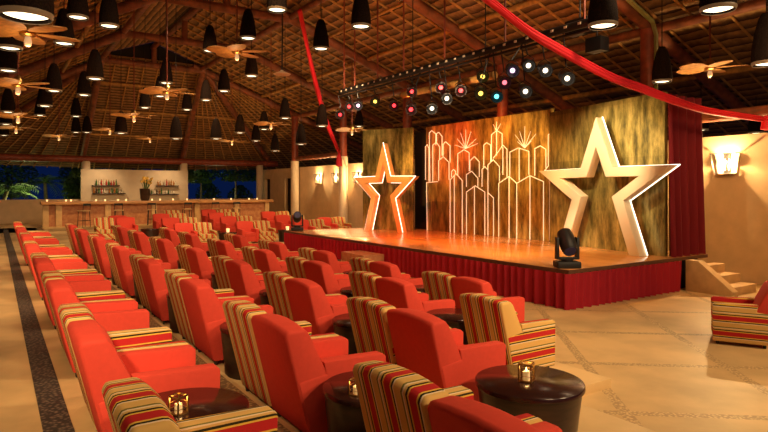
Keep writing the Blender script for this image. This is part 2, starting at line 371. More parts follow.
def fan(apex, pts, n):
    out = []
    for i in range(n):
        t = (i+.5)/n*(len(pts)-1); k = int(t); f = t-k
        e = Vector(pts[k]).lerp(Vector(pts[k+1]), f); a = Vector(apex)
        out.append((a.lerp(e,.12), e))
    return out
R1, R2, R3 = (9.6,ye,ze), (17.0,37.2,2.9), (23.5,YH,rz(23.5))
panel([B2,R1,R2], fan(B2,[R1,R2],11)); panel([B2,R2,R3], fan(B2,[R2,R3],10))
L1, L2, L3 = (4.0,ye,ze), (-3.0,37.2,2.9), (xl,YH,rz(xl))
panel([A,L2,L1], fan(A,[L1,L2],11)); panel([A,L3,L2], fan(A,[L2,L3],9))
g = MB().prism([(4.3,YH+.02,8.33),(9.0,YH+.02,8.33),(6.65,YH+.02,9.2)],(0,.1,0)).build('gable_dark_sheet','dark_void',roof)  # near-black sheet standing for the darkness of the open vent under the ridge
# trusses
ty_names = {3.7:'nearest roof truss high over the first armchairs',9.1:'roof truss meeting the column by the rightmost stage panel',14.4:'roof truss crossing above the lighting bar',19.9:'roof truss from which the left red drape hangs',25.3:'roof truss with a flat collar above the hanging fans',31.0:'farthest roof truss in front of the thatched end slope'}
for y in (3.7,9.1,14.4,19.9,25.3,31.0):
    t = thing('roof_truss', ty_names[y], 'roof beam', (0,y,0), kind=STRUCT)
    MB().tube([(4.1,0,7.98),(9.2,0,7.98)], .15, 12).build('collar','beam_wood',t,smooth=True)
    MB().tube([(8.6,0,rz(8.6)-.02),(23.2,0,rz(23.2)-.02)], .17, 12).build('rafter','beam_wood',t,smooth=True)
    MB().tube([(4.5,0,8.08),(xl+.2,0,rz(xl+.2)-.02)], .17, 12).build('rafter','beam_wood',t,smooth=True)
    MB().tube([(6.65,0,8.0),(6.65,0,8.95)], .13, 12).build('king_post','beam_wood',t,smooth=True)
plabel = iter(['ridge pole at the very top of the thatched roof','left knee purlin running along the roof beside the ridge','right knee purlin running along the roof beside the ridge','pale purlin pole high on the right roof slope','pale purlin pole halfway down the right roof slope','lower purlin pole over the back wall columns','lowest purlin at the eave right of the wall','purlin pole high on the left roof slope','purlin pole halfway down the left roof slope','lowest purlin on the left roof slope'])
for x, mt, r in ((6.65,'beam_wood',.13),(4.25,'beam_wood',.12),(9.0,'beam_wood',.12),(10.6,'pole_wood',.05),(12.3,'pole_wood',.085),(14.5,'beam_wood',.12),(17.2,'pole_wood',.09),(2.6,'pole_wood',.08),(.6,'pole_wood',.08),(-1.6,'beam_wood',.12)):
    o = MB().tube([(x,YN,rz(x)-(0.0 if mt=='beam_wood' else -.10)),(x,YH,rz(x)-(0.0 if mt=='beam_wood' else -.10))], r, 10).build('purlin',mt,smooth=True)
    struct(o, next(plabel), 'roof beam')
def hp(a, b, mt, r, lab):
    struct(MB().tube([a,b], r, 10).build('hip_beam',mt,smooth=True), lab, 'roof beam')
hp((4.25,31.0,8.0),(4.1,36.7,3.65),'beam_wood',.16,'sloping beam down the thatched end to the left bar wall column')
hp((9.1,31.0,8.0),(9.5,36.7,3.65),'beam_wood',.16,'sloping beam down the thatched end to the right bar wall column')
hp((9.1,31.0,8.0),(15.0,36.4,3.65),'beam_wood',.16,'corner hip beam at the right of the thatched end')
hp((4.2,31.0,8.0),(-1.6,36.4,3.55),'beam_wood',.16,'corner hip beam at the left of the thatched end')
def zhip(y): return 8.05-.79*(y-31.3)+.14
for j,y in enumerate((32.6,34.1,35.6)):
    d = y-31.0
    hp((4.25-.02*d,y,zhip(y)),(9.05+.07*d,y,zhip(y)),'pole_wood',.07,'%s crosswise pole down the thatched end slope'%['upper','middle','lower'][j])
    hp((9.05+.07*d,y,zhip(y)),(9.1+1.25*d,31.0+.98*d,zhip(y)-.08),'pole_wood',.06,'%s pole across the right fan of the thatched end'%['upper','middle','lower'][j])
struct(MB().tube([(-4,36.35,3.45),(15.5,36.35,3.45)], .19, 12).build('eave_beam','red_wood',smooth=True), 'long dark red eave beam above the bar and garden', 'roof beam')
struct(MB().tube([(XW-.32,2,3.5),(XW-.32,8.85,3.5)], .13, 12).build('plate_beam','beam_wood',smooth=True), 'wall plate beam above the steps at right', 'roof beam')
struct(MB().tube([(XW-.32,25.6,3.52),(XW-.32,30.6,3.52)], .13, 12).build('plate_beam','beam_wood',smooth=True), 'wall plate beam between the two white based columns', 'roof beam')

# ---------------------------------------------------------------- armchairs
def rounded(c, size, bev): return MB().box(c, size), bev
def make_chair(name, label, kind, group):
    t = thing(name, label, 'armchair', group=group)
    red = kind == 'red'
    mb = 'red_fabric' if kind in ('red','mixed') else 'stripe_back'
    ma = 'red_fabric' if red else 'stripe_arm'
    ms = 'red_fabric' if kind in ('red','mixed') else 'stripe_back'
    prof = [(-.24,.05),(-.425,.80),(-.41,.84),(-.27,.84),(-.235,.80),(-.09,.50),(-.06,.05)]
    rings = []
    for k in range(9):
        y = -.346+.692*k/8; ar = .035*(1-(2*y/.7)**2)
        bow = -.02*(1-(2*y/.7)**2)
        rings.append([(x+bow*(z>.3)*(x<-.3), y, z+(ar if z > .75 else 0)) for x, z in prof])
    MB().loft(rings).build('backrest', mb, t, bevel=.022, seg=2, ang=40)
    for sgn in (-1, 1):
        a = MB().prism([(x,sgn*.353,z) for x, z in ((-.228,.05),(-.325,.465),(-.105,.495),(-.125,.585),(.40,.567),(.43,.547),(.42,.05))], (0,-sgn*.122,0))
        a.build('arm', ma, t, bevel=.02, seg=2)
    MB().box((.135,0,.36),(.53,.462,.16)).build('seat_cushion', ms, t, bevel=.035, seg=3)
    MB().box((.13,0,.18),(.52,.462,.205)).build('seat_base', 'stripe_arm' if not red else 'red_fabric', t, bevel=.01)
    for x in (-.20,.36):
        for y in (-.29,.29): MB().lathe([(.018,0),(.026,.06)], (x,y,0), 10).build('leg','dark_leg',t,smooth=True)
    return t
ROWN = ['row along the dark floor strip','second row from the dark strip','middle row of the seating','fourth row from the dark strip','row closest to the stage']
RX_ = [.85,2.15,3.44,4.78,6.11]
YK = [3.08,5.33,7.55,9.83,12.15,14.6,17.3,19.7]
protoR = make_chair('armchair','','red',''); protoS = make_chair('striped_armchair','','stripe','')
used = {'R':False,'S':False}
def place(kind, x, y, z, a, label, group):
    p = protoR if kind == 'R' else protoS
    if not used[kind]:
        used[kind] = True; p.location = (x,y,z); p.rotation_euler = (0,0,a); p['label'] = label; p['group'] = group; return p
    return dup(p, (x,y,z), a, label, group)
present = {0:[(0,'S')]+[(k,c) for k in range(1,8) for c in 'RS'],
           1:[(k,c) for k in range(0,8) for c in 'RS'],
           2:[(k,c) for k in range(1,8) for c in 'RS'],
           3:[(1,'S')]+[(k,c) for k in range(2,8) for c in 'RS'],
           4:[(k,c) for k in range(2,7) for c in 'RS']}
DX = {(3,1):.13}; DY = {(1,0):-.11,(3,1):-.09,(1,1):-.05,(2,1):-.05}
def jit(s=.012): return random.uniform(-s, s)
for r in range(5):
    n = {'R':0,'S':0}
    for k, c in present[r]:
        y = YK[k] - (1.065 if c == 'R' else .345) + DY.get((r,k),0)
        if c == 'R': lab = 'red armchair, %s red one from the camera, %s'%(ORD[n[c]], ROWN[r])
        else: lab = 'striped armchair, %s striped one from the camera, %s'%(ORD[n[c]], ROWN[r])
        n[c] += 1
        place(c, RX_[r]+DX.get((r,k),0)+jit(), y+jit(.008), -.1*r, jit(.006), lab, 'armchairs in the '+ROWN[r])
# chairs at the back facing the stage end
colnames = ['column left of the vase','column before the flower vase','middle column at the back','column nearest the lantern wall']
lev = [-.4,-.27,-.16,-.05]
rowsy = [23.4,25.4,27.1,28.25]
cols = [(4.35,[1,2],[]),(6.1,[0,1,2],[0,1,2,3]),(8.55,[0,1,2,3],[0,1,2,3]),(11.1,[0,1,2],[0,1,2])]
def floor_at(x, y):
    if x < 5.60: return -.1*sum(1 for q in TX[1:4] if x > q)
    if y < 24.6: return -.4
    if y < 26.3: return -.27
    if y < 27.9: return -.16
    return -.05
for ci,(x,rr,ss) in enumerate(cols):
    n = 0
    for j in rr:
        yy = rowsy[j]-.3
        z = floor_at(x,yy)
        place('R', x, yy, z, -PI/2+jit(.012), 'red armchair facing the camera, %s from the front, %s'%(ORD[n], colnames[ci]), 'armchairs at the back facing forward'); n += 1
    n = 0
    for j in ss:
        yy = rowsy[j]-.3; xx = x+.74
        place('S', xx, yy, floor_at(xx,yy), -PI/2+jit(.012), 'striped armchair facing the camera, %s from the front, %s'%(ORD[n], colnames[ci]), 'armchairs at the back facing forward'); n += 1
place('S', 3.55, 25.0, -.2, -PI/2, 'striped armchair facing the camera beside the front red pair at far left', 'armchairs at the back facing forward')
place('R', 12.9, 24.4, -.4, -PI/2, 'plain red armchair facing the camera behind the far stage spotlight, beside striped one', 'armchairs at the back facing forward')
place('S', 13.65, 24.4, -.4, -PI/2, 'striped armchair facing the camera, rightmost of the back, by the lantern wall', 'armchairs at the back facing forward')
mc = make_chair('armchair','striped and red armchair standing alone on the open floor at right','mixed','lone armchair at right')
del mc['group']
mc.location = (8.87,4.15,-.4); mc.rotation_euler = (0,0,math.radians(119))

# ---------------------------------------------------------------- drum tables
def make_table(h=.5, r=.36):
    t = thing('drum_table','', 'table', group='')
    MB().lathe([(r*.86,0),(r*.97,h-.05),(r*.97,h-.035)], seg=36).build('drum','dark_wood',t,smooth=True)
    MB().lathe([(r,h-.035),(r,h-.006),(r*.985,h)], seg=40).build('tabletop','table_top',t,smooth=True)
    return t
tp = make_table(.48,.36); tused = False
def ptable(x, y, z, label, group):
    global tused
    if not tused:
        tused = True; tp.location = (x,y,z); tp['label'] = label; tp['group'] = group; return
    dup(tp, (x,y,z), 0, label, group)
TG = 'round dark drum tables'
for r in range(5):
    ks = {0:range(0,1),1:range(0,7),2:range(1,7),3:range(1,7),4:range(2,6)}[r]
    for n, k in enumerate(ks):
        ptable(RX_[r]+.08, YK[k]+.43, -.1*r, 'dark drum table, %s from the camera, %s'%(ORD[n], ROWN[r]), TG)
ptable(7.68,22.9,-.4,'dark drum table standing between the front middle chairs at the back',TG)
ptable(10.2,22.9,-.4,'dark drum table with a candle beside the far stage corner spotlight',TG)
ptable(5.25,25.2,-.3,'black drum table between the far left red chairs and the next column',TG)
bt = thing('drum_table','large round dark drum table with a candle lantern beside the open floor','table',(3.50,3.24,-.2),group=TG)
MB().lathe([(.35,0),(.40,.41),(.40,.42)], seg=44).build('drum','dark_wood',bt,smooth=True)
MB().lathe([(.42,.42),(.42,.45),(.413,.458)], seg=48).build('tabletop','table_top',bt,smooth=True)

def candle_lantern(loc, label, sz=1.0, light=4):
    t = thing('candle_lantern', label, 'candle', loc, .5, 'candles on the tables')
    w_, h_ = .035*sz, .10*sz
    f = MB()
    for x in (-w_,w_):
        for y in (-w_,w_): f.box((x,y,h_/2),(.008*sz,.008*sz,h_))
    for z in (.004*sz,h_):
        for q in (-w_,w_):
            f.box((q,0,z),(.009*sz,2*w_,.008*sz)); f.box((0,q,z),(2*w_,.009*sz,.008*sz))
    for z in (.33,.66):
        for q in (-w_,w_):
            f.box((q,0,z*h_),(.003,2*w_,.003)); f.box((0,q,z*h_),(2*w_,.003,.003))
    f.box((0,0,.003),(2*w_,2*w_,.006))
    f.build('lantern_frame','brass',t)
    MB().lathe([(.022*sz,.006),(.022*sz,.055*sz)], seg=12).build('candle','candle_wax',t,smooth=True)
    MB().lathe([(.001,.055*sz),(.0055*sz,.063*sz),(.001,.079*sz)], seg=8).build('flame','flame',t,smooth=True)
    if light: lamp_point('candle_light', (loc[0],loc[1],loc[2]+.075*sz), light, (1,.55,.18), .015)
candle_lantern((.87,3.44,.481),'brass candle lantern on the drum table at the bottom left',1.0,.25)
candle_lantern((3.47,3.24,.259),'brass candle lantern on the large drum table beside the open floor',1.35,.4)
candle_lantern((2.02,3.40,.381),'brass candle lantern half hidden behind the striped chair at bottom centre',1.0,.2)
def tealight(loc, label, group, s=1.0):
    t = thing('tealight', label, 'candle', loc, 0, group)
    MB().lathe([(.035*s,0),(.045*s,.09*s),(.042*s,.09*s),(.033*s,.01*s)], seg=12).build('glass_cup','glass_warm',t,smooth=True)
    MB().lathe([(.001,.02*s),(.012*s,.04*s),(.001,.085*s)], seg=8).build('flame','flame',t,smooth=True)
tealight((10.2,22.8,.081),'tealight on the dark table beside the far stage spotlight','tealights on the back tables',1.6)
tealight((7.68,22.85,.081),'tealight on the drum table between the middle back chairs','tealights on the back tables',1.6)

# ---------------------------------------------------------------- stage
stage = thing('stage','low stage with a glossy orange floor and pleated red skirt','stage',(0,0,0))
ST = .32
SP = [(8.57,7.0),(13.3,7.05),(13.6,19.0),(8.57,19.3)]
MB().prism([(x,y,ST-.07) for x,y in SP],(0,0,.07)).build('stage_floor','stage_top',stage,bevel=.008)
MB().prism([(8.545,6.975,ST-.075),(13.3,7.025,ST-.075),(13.3,7.05,ST-.075),(8.57,7.0,ST-.075)],(0,0,.068)).build('edge_trim','stage_edge',stage)
MB().prism([(8.545,6.975,ST-.075),(8.57,6.975,ST-.075),(8.57,19.32,ST-.075),(8.545,19.32,ST-.075)],(0,0,.068)).build('edge_trim','stage_edge',stage)
def pleats(pts, z0, z1, amp, wl, mat, name, parent, thick=.02, flare=1.0, step=.02):
    P = [Vector((*p,0)) for p in pts]; path = []; s = 0
    for a, b in zip(P[:-1], P[1:]):
        d = b-a; L = d.length; n = max(2,int(L/step)); nn = Vector((d.y,-d.x,0)).normalized()
        for i in range(n):
            path.append((a+d*(i/n), nn, s+L*i/n))
        s += L
    path.append((P[-1], nn, s))
    m = MB(); rings = []
    for (p, nn, q) in path:
        ph = 2*PI*q/wl + 1.3*math.sin(q*2.3) + .9*math.sin(q*5.1)
        o = amp*(math.sin(ph)+.35*math.sin(2*ph+.7))
        lo = p + nn*(o*flare+amp*.6); hi = p + nn*(o*.55)
        rings.append([(lo.x,lo.y,z0),(hi.x,hi.y,z1),(hi.x-nn.x*thick,hi.y-nn.y*thick,z1),(lo.x-nn.x*thick,lo.y-nn.y*thick,z0)])
    m.loft(rings); return m.build(name, mat, parent, smooth=True)
pleats([(9.9,19.25),(8.55,19.31),(8.55,6.98),(12.2,7.01)][::-1], -.395, ST-.075, .042, .21, 'skirt_red', 'skirt', stage)
MB().prism([(8.7,7.15,-.4),(13.2,7.2,-.4),(13.5,18.9,-.4),(8.7,19.1,-.4)],(0,0,.64)).build('stage_frame','black_cloth',stage)

def flat_panel(name, p0, p1, z0, z1, mat, label, thick=.1):
    a = Vector((*p0,0)); b = Vector((*p1,0)); d = (b-a); L = d.length; ang = math.atan2(d.y,d.x)
    t = thing(name, label, 'backdrop', (a.x,a.y,0), ang-PI/2)
    # local: Y along the panel, X thickness to the back
    MB().box((thick/2*1,L/2,(z0+z1)/2+.003),(thick,L,z1-z0)).build('panel_board',mat,t,bevel=.006)
    return t, L
midp, ML = flat_panel('backdrop_panel',(12.92,11.12),(12.92,16.85),ST,4.0,'panel_gold','skyline backdrop panel with glowing building outlines at centre stage')
rp, RL = flat_panel('backdrop_panel',(11.98,7.25),(12.62,10.95),ST,3.86,'panel_olive','weathered gold backdrop panel behind the right star')
rp2, _ = flat_panel('backdrop_panel',(12.70,10.98),(12.84,11.11),ST,3.98,'panel_olive','narrow weathered panel between the skyline and the right star panel')
lp, LL = flat_panel('backdrop_panel',(12.26,16.75),(11.33,18.6),ST,3.95,'panel_olive','dark weathered backdrop panel behind the left star')
o = MB().box((13.12,17.0,2.1),(.06,1.5,3.56)).build('black_gap_sheet','black_cloth'); tag(o,'black sheet closing the gap between the backdrop panels','curtain')  # flat black sheet behind the gap between two panels
# legs behind panels so they stand
for t_, L_ in ((midp,ML),(rp,RL),(lp,LL)):
    for f in (.2,.8): MB().prism([(.1,L_*f,ST),(.5,L_*f,ST),(.1,L_*f,2.6)],(0,.06,0)).build('brace','dark_wood',t_)

# neon skyline on the middle panel, traced as flat sign lines
def sky(pt):      # crop pixels -> panel local (y,z)
    px, py = pt[0]/2.88+420, pt[1]/2.88+100
    q = at_x(px, py, 12.92); return (-.02, q.y-11.12, q.z)
builds = [[(22,380),(20,238),(52,235)],[(17,230),(17,135),(22,128),(27,140),(27,235)],[(30,235),(28,95),(35,88),(47,98),(47,130)],[(49,120),(49,97),(55,93),(65,105),(65,160)],
 [(38,235),(38,130),(48,122),(58,135),(58,172)],[(68,160),(68,128),(75,120),(88,132),(88,180)],[(55,232),(55,175),(68,163),(85,180),(85,230)],
 [(88,385),(88,230),(105,212),(123,232),(123,386)],[(100,385),(100,216)],[(92,222),(92,206),(98,200),(104,206),(104,212)],[(110,215),(110,155),(128,143),(143,152),(143,205)],
 [(145,205),(145,175),(158,163),(172,178),(172,222)],[(135,250),(135,215),(150,205),(168,225),(168,250)],[(135,390),(135,265),(160,247),(188,265),(188,395)],[(158,390),(158,250)],
 [(180,250),(180,200),(188,192),(196,200)],[(185,195),(185,130),(193,123),(205,130),(205,178)],[(207,175),(207,100),(222,88),(238,97),(238,132)],[(222,90),(222,160)],
 [(197,398),(197,187),(212,172),(230,192),(230,235)],[(212,168),(226,150),(240,130),(252,142),(252,222)],[(228,400),(228,240),(258,220),(280,240),(318,218),(357,235),(357,405)],
 [(258,222),(258,401)],[(280,240),(280,402)],[(318,220),(318,404)],[(260,218),(260,150),(285,138),(315,148),(315,216)],[(287,140),(287,232)],[(332,218),(332,140),(348,132),(364,142),(364,195)],
 [(198,268),(213,282),(213,399)],[(357,208),(371,190),(371,100),(380,95)],[(375,405),(375,215)],[(240,135),(240,215)]]
for b_ in builds:
    m = MB(); P = [sky(q) for q in b_]
    for a, c in zip(P[:-1], P[1:]): m.tube([a,c], .013, 6)
    m.build('neon_outline','neon',midp)
for (cx_, cy_), ends in (((133,140),[(133,85),(118,95),(148,92),(108,112),(163,112),(102,130),(168,125)]),((303,138),[(303,76),(288,90),(320,90),(275,100),(335,98),(282,120),(322,118)]),((222,90),[(222,62),(212,70),(234,68)])):
    m = MB()
    for e_ in ends:
        a = Vector(sky((cx_,cy_))); c = Vector(sky(e_)); m.tube([a,c], .012, 6, r2=.006)
    m.build('firework_burst','neon',midp)

# stars
def star(name, label, foot0, foot1, front_mat, depth, top_z, led_in):
    # foot0 = viewer's right foot, foot1 = viewer's left foot (front face plane)
    a = Vector((*foot0,0)); b = Vector((*foot1,0)); d = b-a; Lf = d.length; ang = math.atan2(d.y,d.x)
    mid = (a+b)/2
    t = thing(name, label, 'star', (mid.x,mid.y,ST), ang-PI/2)
    hgt = top_z-ST
    R = hgt/1.809; cz = R*.809
    k = Lf/(2*R*.5878)
    def pts(Rr, x, ratio=.395):
        out = []
        for i in range(10):
            rr = Rr if i % 2 == 0 else Rr*ratio
            th = PI/2+i*PI/5
            out.append(Vector((x, rr*math.cos(th)*k, cz+rr*math.sin(th))))
        return out
    O = pts(R,0); I = pts(R*.60,0)
    D = Vector((depth,0,0))
    def leg_end(o_foot, o_in, i_in):
        d = o_foot-o_in; return i_in+d*(-i_in.z/d.z)
    idx = [6,7,8,9,0,1,2,3,4]
    out = [O[i] for i in idx]
    inn = [leg_end(O[6],O[7],I[7])]+[I[i] for i in idx[1:-1]]+[leg_end(O[4],O[3],I[3])]
    m = MB(); bm = m.bm
    V = [[bm.verts.new(p+q) for p in L] for L, q in ((out,Vector()),(inn,Vector()),(out,D),(inn,D))]
    n = len(idx)
    for i in range(n-1):
        j = i+1
        bm.faces.new((V[0][i],V[0][j],V[1][j],V[1][i])); bm.faces.new((V[2][i],V[2][j],V[3][j],V[3][i]))
        bm.faces.new((V[0][i],V[0][j],V[2][j],V[2][i])); bm.faces.new((V[1][i],V[1][j],V[3][j],V[3][i]))
    for i in (0,n-1): bm.faces.new((V[0][i],V[1][i],V[3][i],V[2][i]))
    m.build('star_frame',front_mat,t,bevel=.010)
    c0 = Vector((0,0,cz))
    def strip(chain, f, x, r_):
        m = MB(); P = [Vector((x,(p-c0).y*f,(p-c0).z*f+cz)) for p in chain]
        P[0].z = max(P[0].z,.02); P[-1].z = max(P[-1].z,.02)
        for p, q in zip(P[:-1],P[1:]): m.tube([p,q], r_, 6)
        m.build('light_strip','led',t)
    strip(out, 1.012, .03 if led_in else depth-.03, .011)
    if led_in: strip(inn, .985, depth*.8, .010)
    return t
star('stage_star','large cream star frame with lit edges at the right of the stage',(11.55,7.55),(12.05,10.15),'star_cream',.24,3.46,False)
star('stage_star','large orange star frame with lit edges at the left of the stage',(11.30,16.05),(10.87,17.75),'star_orange',.26,3.36,True)

# curtain at right end
o = pleats([(11.97,7.16),(13.25,7.18)],ST+.005,3.80,.11,.30,'curtain_red','stage_curtain',None,flare=.9)
tag(o,'tall dark red pleated curtain at the right end of the stage','curtain')

# moving heads
def moving_head(loc, rzv, label, tilt):
    t = thing('moving_head_light', label, 'stage light', loc, rzv, 'moving heads on the stage corners'); t.scale = (1.08,1.08,1.12)
    MB().box((0,0,.055),(.40,.30,.11)).build('light_base','black_metal',t,bevel=.025)
    MB().lathe([(.10,.11),(.10,.14)], seg=20).build('turntable','black_metal',t,smooth=True)
    for s_ in (-1,1):
        MB().prism([(s_*.15,-.07,.14),(s_*.15,.07,.14),(s_*.15,.055,.50),(s_*.15,-.055,.50)],(s_*.045,0,0)).build('yoke_arm','black_metal',t,bevel=.01)
    MB().box((0,0,.155),(.36,.13,.04)).build('yoke_bar','black_metal',t,bevel=.01)
    M = RX(tilt)
    MB().lathe([(.06,-.22),(.125,-.19),(.14,-.05),(.14,.10),(.12,.20),(.115,.22)], (0,0,.43), 24, M).build('light_head','black_metal',t,smooth=True)
    MB().lathe([(.10,.215),(.095,.225)], (0,0,.43), 24, M).build('lens','lens_blue',t,smooth=True)
    return t
moving_head((8.80,7.22,ST), -.55, 'black moving head stage light on the near stage corner', 2.3)
moving_head((8.85,18.95,ST), -.4, 'black moving head stage light on the far stage corner', 1.2)

# stairs
st = thing('stage_steps','tan stone steps beside the red curtain at the right of the stage','steps',(12.42,5.98,-.4))
for i,(y0,h) in enumerate(((.10,.17),(.42,.35),(.74,.53))):
    MB().box((.56,(y0+.99)/2,h/2),(.92,.99-y0,h)).build('step','tan_stone',st,bevel=.012)
MB().prism([(-.12,.02,0),(-.12,.99,0),(-.12,.99,.66),(-.12,.72,.66),(-.12,.02,.10)],(.22,0,0)).build('cheek_wall','tan_stone',st,bevel=.012)
# dark wooden step box in front of the skirt
o = MB().box((8.05,13.25,-.15),(.62,1.15,.50)).build('step_box','bar_panel',bevel=.012); tag(o,'brown wooden step box standing against the red stage skirt','box')
o = MB().box((8.1,14.15,-.29),(.5,.55,.22)).build('step_box','dark_wood',bevel=.012); tag(o,'low dark box behind the brown wooden step box','box')
o = MB().box((14.25,26.6,-.08),(.5,.6,.64)).build('plinth','white_plaster',bevel=.01); tag(o,'small tan plinth at the foot of the lantern wall','plinth')

# ---------------------------------------------------------------- wall lanterns
def sconce(y, z, label, p):
    t = thing('wall_lantern', label, 'wall lamp', (XW,y,z), 0, 'lanterns on the tan wall')
    w1, w0, d1, h = .30, .22, .20, .48
    MB().box((-.01,0,0),(.02,.16,h)).build('back_plate','black_metal',t)
    f = MB()
    for s_ in (-1,1):
        f.tube([(-d1,s_*w1,h/2),(-d1*.8,s_*w0,-h/2)],.011,6); f.tube([(-.012,s_*w1,h/2),(-.012,s_*w0,-h/2)],.011,6)
    for q in (-.33,0,.33): f.tube([(-d1,q*w1,h/2),(-d1*.8,q*w0,-h/2)],.005,6)
    for (dz,ww,dd) in ((h/2,w1,d1),(-h/2,w0,d1*.8)):
        f.tube([(-dd,-ww,dz),(-dd,ww,dz)],.012,6)
        for s_ in (-1,1): f.tube([(-dd,s_*ww,dz),(-.012,s_*ww,dz)],.012,6)
    f.build('lantern_frame','black_metal',t)
    MB().box((-d1*.4-.008,0,-h/2),(d1*.8,w0*2,.014)).build('bottom_plate','black_metal',t)
    for q in (-.09,0,.09):
        MB().lathe([(.014,-.16),(.014,-.02)],(-.10,q,0),10).build('candle_tube','candle_wax',t,smooth=True)
        MB().lathe([(.002,-.02),(.022,.03),(.014,.07),(.002,.11)],(-.10,q,0),10).build('bulb','bulb_glow',t,smooth=True)
    lamp_point('lantern_light',(XW-.13,y,z+.03),p,(1,.62,.26),.02)
sconce(7.25,2.38,'wall lantern above the stone steps right of the red curtain',420)
sconce(28.44,2.36,'leftmost of the three wall lanterns beside the left star',210)
sconce(26.43,2.36,'middle one of the three wall lanterns beside the left star',210)
sconce(24.35,2.36,'wall lantern nearest the left star tip, behind it',210)

# ---------------------------------------------------------------- bar
bar = thing('bar_counter','long bar counter with a thick lit wooden top and panelled front','bar',(0,0,0))
MB().box((7.6,32.35,1.125),(11.6,.95,.15)).build('countertop','bar_wood',bar,bevel=.012)
MB().box((7.6,32.45,.52),(11.2,.5,1.04)).build('bar_body','bar_panel',bar)
for x in (2.0,2.55,4.7,6.9,9.1,11.3,13.1): MB().box((x,32.15,.525),(.26,.14,1.05)).build('bar_post','tan_stone',bar,bevel=.01)
for n,(z,x0,x1) in enumerate(((1.99,4.46,5.84),(1.55,4.46,6.15),(1.99,7.83,9.08),(1.50,7.5,9.08))):
    sh = MB().box(((x0+x1)/2,35.90,z),(x1-x0,.30,.05)).build('shelf','dark_wood',bevel=.006)
    tag(sh, ['upper left','lower left','upper right','lower right'][n]+' dark bottle shelf on the wall behind the bar','shelf')
    k = int((x1-x0)/.135)
    for i in range(k):
        if random.random() < .12: continue
        x = x0+.08+i*(x1-x0-.12)/k; hh = random.uniform(.26,.36); rr = random.uniform(.036,.05)
        mt = random.choice(['bottle_amber','bottle_green','bottle_clear','bottle_clear','bottle_red','bottle_dark'])
        bo = thing('bottle', 'small bottle, %s from the left on the %s bar shelf'%((ORD[i]) , ['upper left','lower left','upper right','lower right'][n]), 'bottle', (x,35.87+random.uniform(-.04,.04),z+.026), 0, 'bottles on the bar shelves')
        MB().lathe([(rr*.95,0),(rr,.02),(rr,hh*.58),(rr*.4,hh*.75),(rr*.36,hh*.93),(rr*.42,hh*.94)], seg=10).build('bottle_glass',mt,bo,smooth=True)
        MB().lathe([(rr*.45,hh*.94),(rr*.45,hh)], seg=8).build('cap','brass',bo,smooth=True)
va = thing('flower_vase','dark vase with tall yellow flowers on the bar top','vase',(6.5,32.4,1.2)); va.scale = (1.35,1.35,1.2)
MB().lathe([(.13,0),(.17,.1),(.19,.45),(.20,.52)], seg=20).build('vase_body','dark_wood',va,smooth=True)
sm = MB(); fm = MB()
for i in range(22):
    a = random.uniform(0,2*PI); q = random.uniform(.05,.36); hz = random.uniform(.72,1.0)
    e = (q*math.cos(a),q*math.sin(a),hz); sm.tube([(q*.2*math.cos(a),q*.2*math.sin(a),.4),e],.010,5)
    fm.lathe([(.004,-.05),(.045,0),(.05,.04),(.01,.07)], e, 8)
sm.build('stems','leaf_green',va); fm.build('flowers','flower',va,smooth=True)
for i,px in enumerate((47,66,71,96,105,118,126,152,160,173,187,214,231,249,257)):
    d = ray(px,197); x = d.x*(32.12/d.y)
    tealight((x,32.12,1.2),'small candle glass on the bar top, %s from the left'%ORD[i],'candles along the bar top',1.0)
def stool(x, y, a, label):
    t = thing('bar_stool', label, 'bar stool', (x,y,0), a, 'stools along the bar')
    MB().box((0,0,.77),(.40,.40,.05)).build('seat','tan_stone',t,bevel=.012)
    for sx in (-.17,.17):
        for sy in (-.17,.17): MB().tube([(sx*1.15,sy*1.15,0),(sx,sy,.75)],.016,6).build('leg','black_metal',t)
    f = MB()
    for s_ in (-1,1): f.tube([(.2,s_*.2,.3),(-.2,s_*.2,.3)],.011,6); f.tube([(s_*.2,.2,.3),(s_*.2,-.2,.3)],.011,6)
    f.build('footrest','black_metal',t)
    f = MB(); f.tube([(-.18,-.18,.78),(-.22,-.18,1.10)],.013,6); f.tube([(-.18,.18,.78),(-.22,.18,1.10)],.013,6); f.box((-.215,0,1.06),(.02,.36,.1)); f.build('back_frame','black_metal',t)
for i,px in enumerate((84,119,152,187,215,236)):
    d = ray(px,215); yy = 31.0; x = d.x*yy/d.y
    stool(x, yy, PI/2+(.5 if i==0 else jit(.3)), 'dark framed bar stool before the bar, %s from the left'%ORD[i])

# ---------------------------------------------------------------- garden outside
struct(MB().box((6,58,-.35),(90,42,.4)).build('garden_ground','soil'), 'dark garden ground beyond the low wall', 'ground')
def palm(x, y, h, label, nf=15):
    t = thing('palm_tree', label, 'tree', (x,y,-.15), random.uniform(0,6), 'palms in the night garden')
    lean = random.uniform(-.5,.5)
    MB().tube([(0,0,0),(lean*.3,0,h*.5),(lean,0,h)],.15,10,r2=.10).build('trunk','bark',t,smooth=True)
    m = MB()
    for i in range(nf):
        a = 2*PI*i/nf+random.uniform(-.2,.2); el = random.uniform(.1,1.1); L = random.uniform(1.5,2.1)
        pts = []
        for k in range(8):
            s_ = k/7; r_ = L*s_*math.cos(el*(1-.5*s_)); z_ = L*s_*math.sin(el)-1.1*s_*s_
            pts.append(Vector((lean+r_*math.cos(a), r_*math.sin(a), h+z_)))
        m.tube(pts,.02,5,r2=.006)
        for k in range(1,8):
            for q in (0,.5):
                p = pts[k-1].lerp(pts[k], q) if q else pts[k]
                d = (pts[k]-pts[k-1]).normalized(); sd = d.cross(Vector((0,0,1))).normalized()
                for s2 in (-1,1):
                    ll = .55*(1-.5*abs(k/7-.4)); tip = p+sd*s2*ll*.8+d*ll*.5-Vector((0,0,.22*ll/.5))
                    m.poly([p-d*.03, p+d*.03, tip])
    m.build('fronds','palm_green',t)
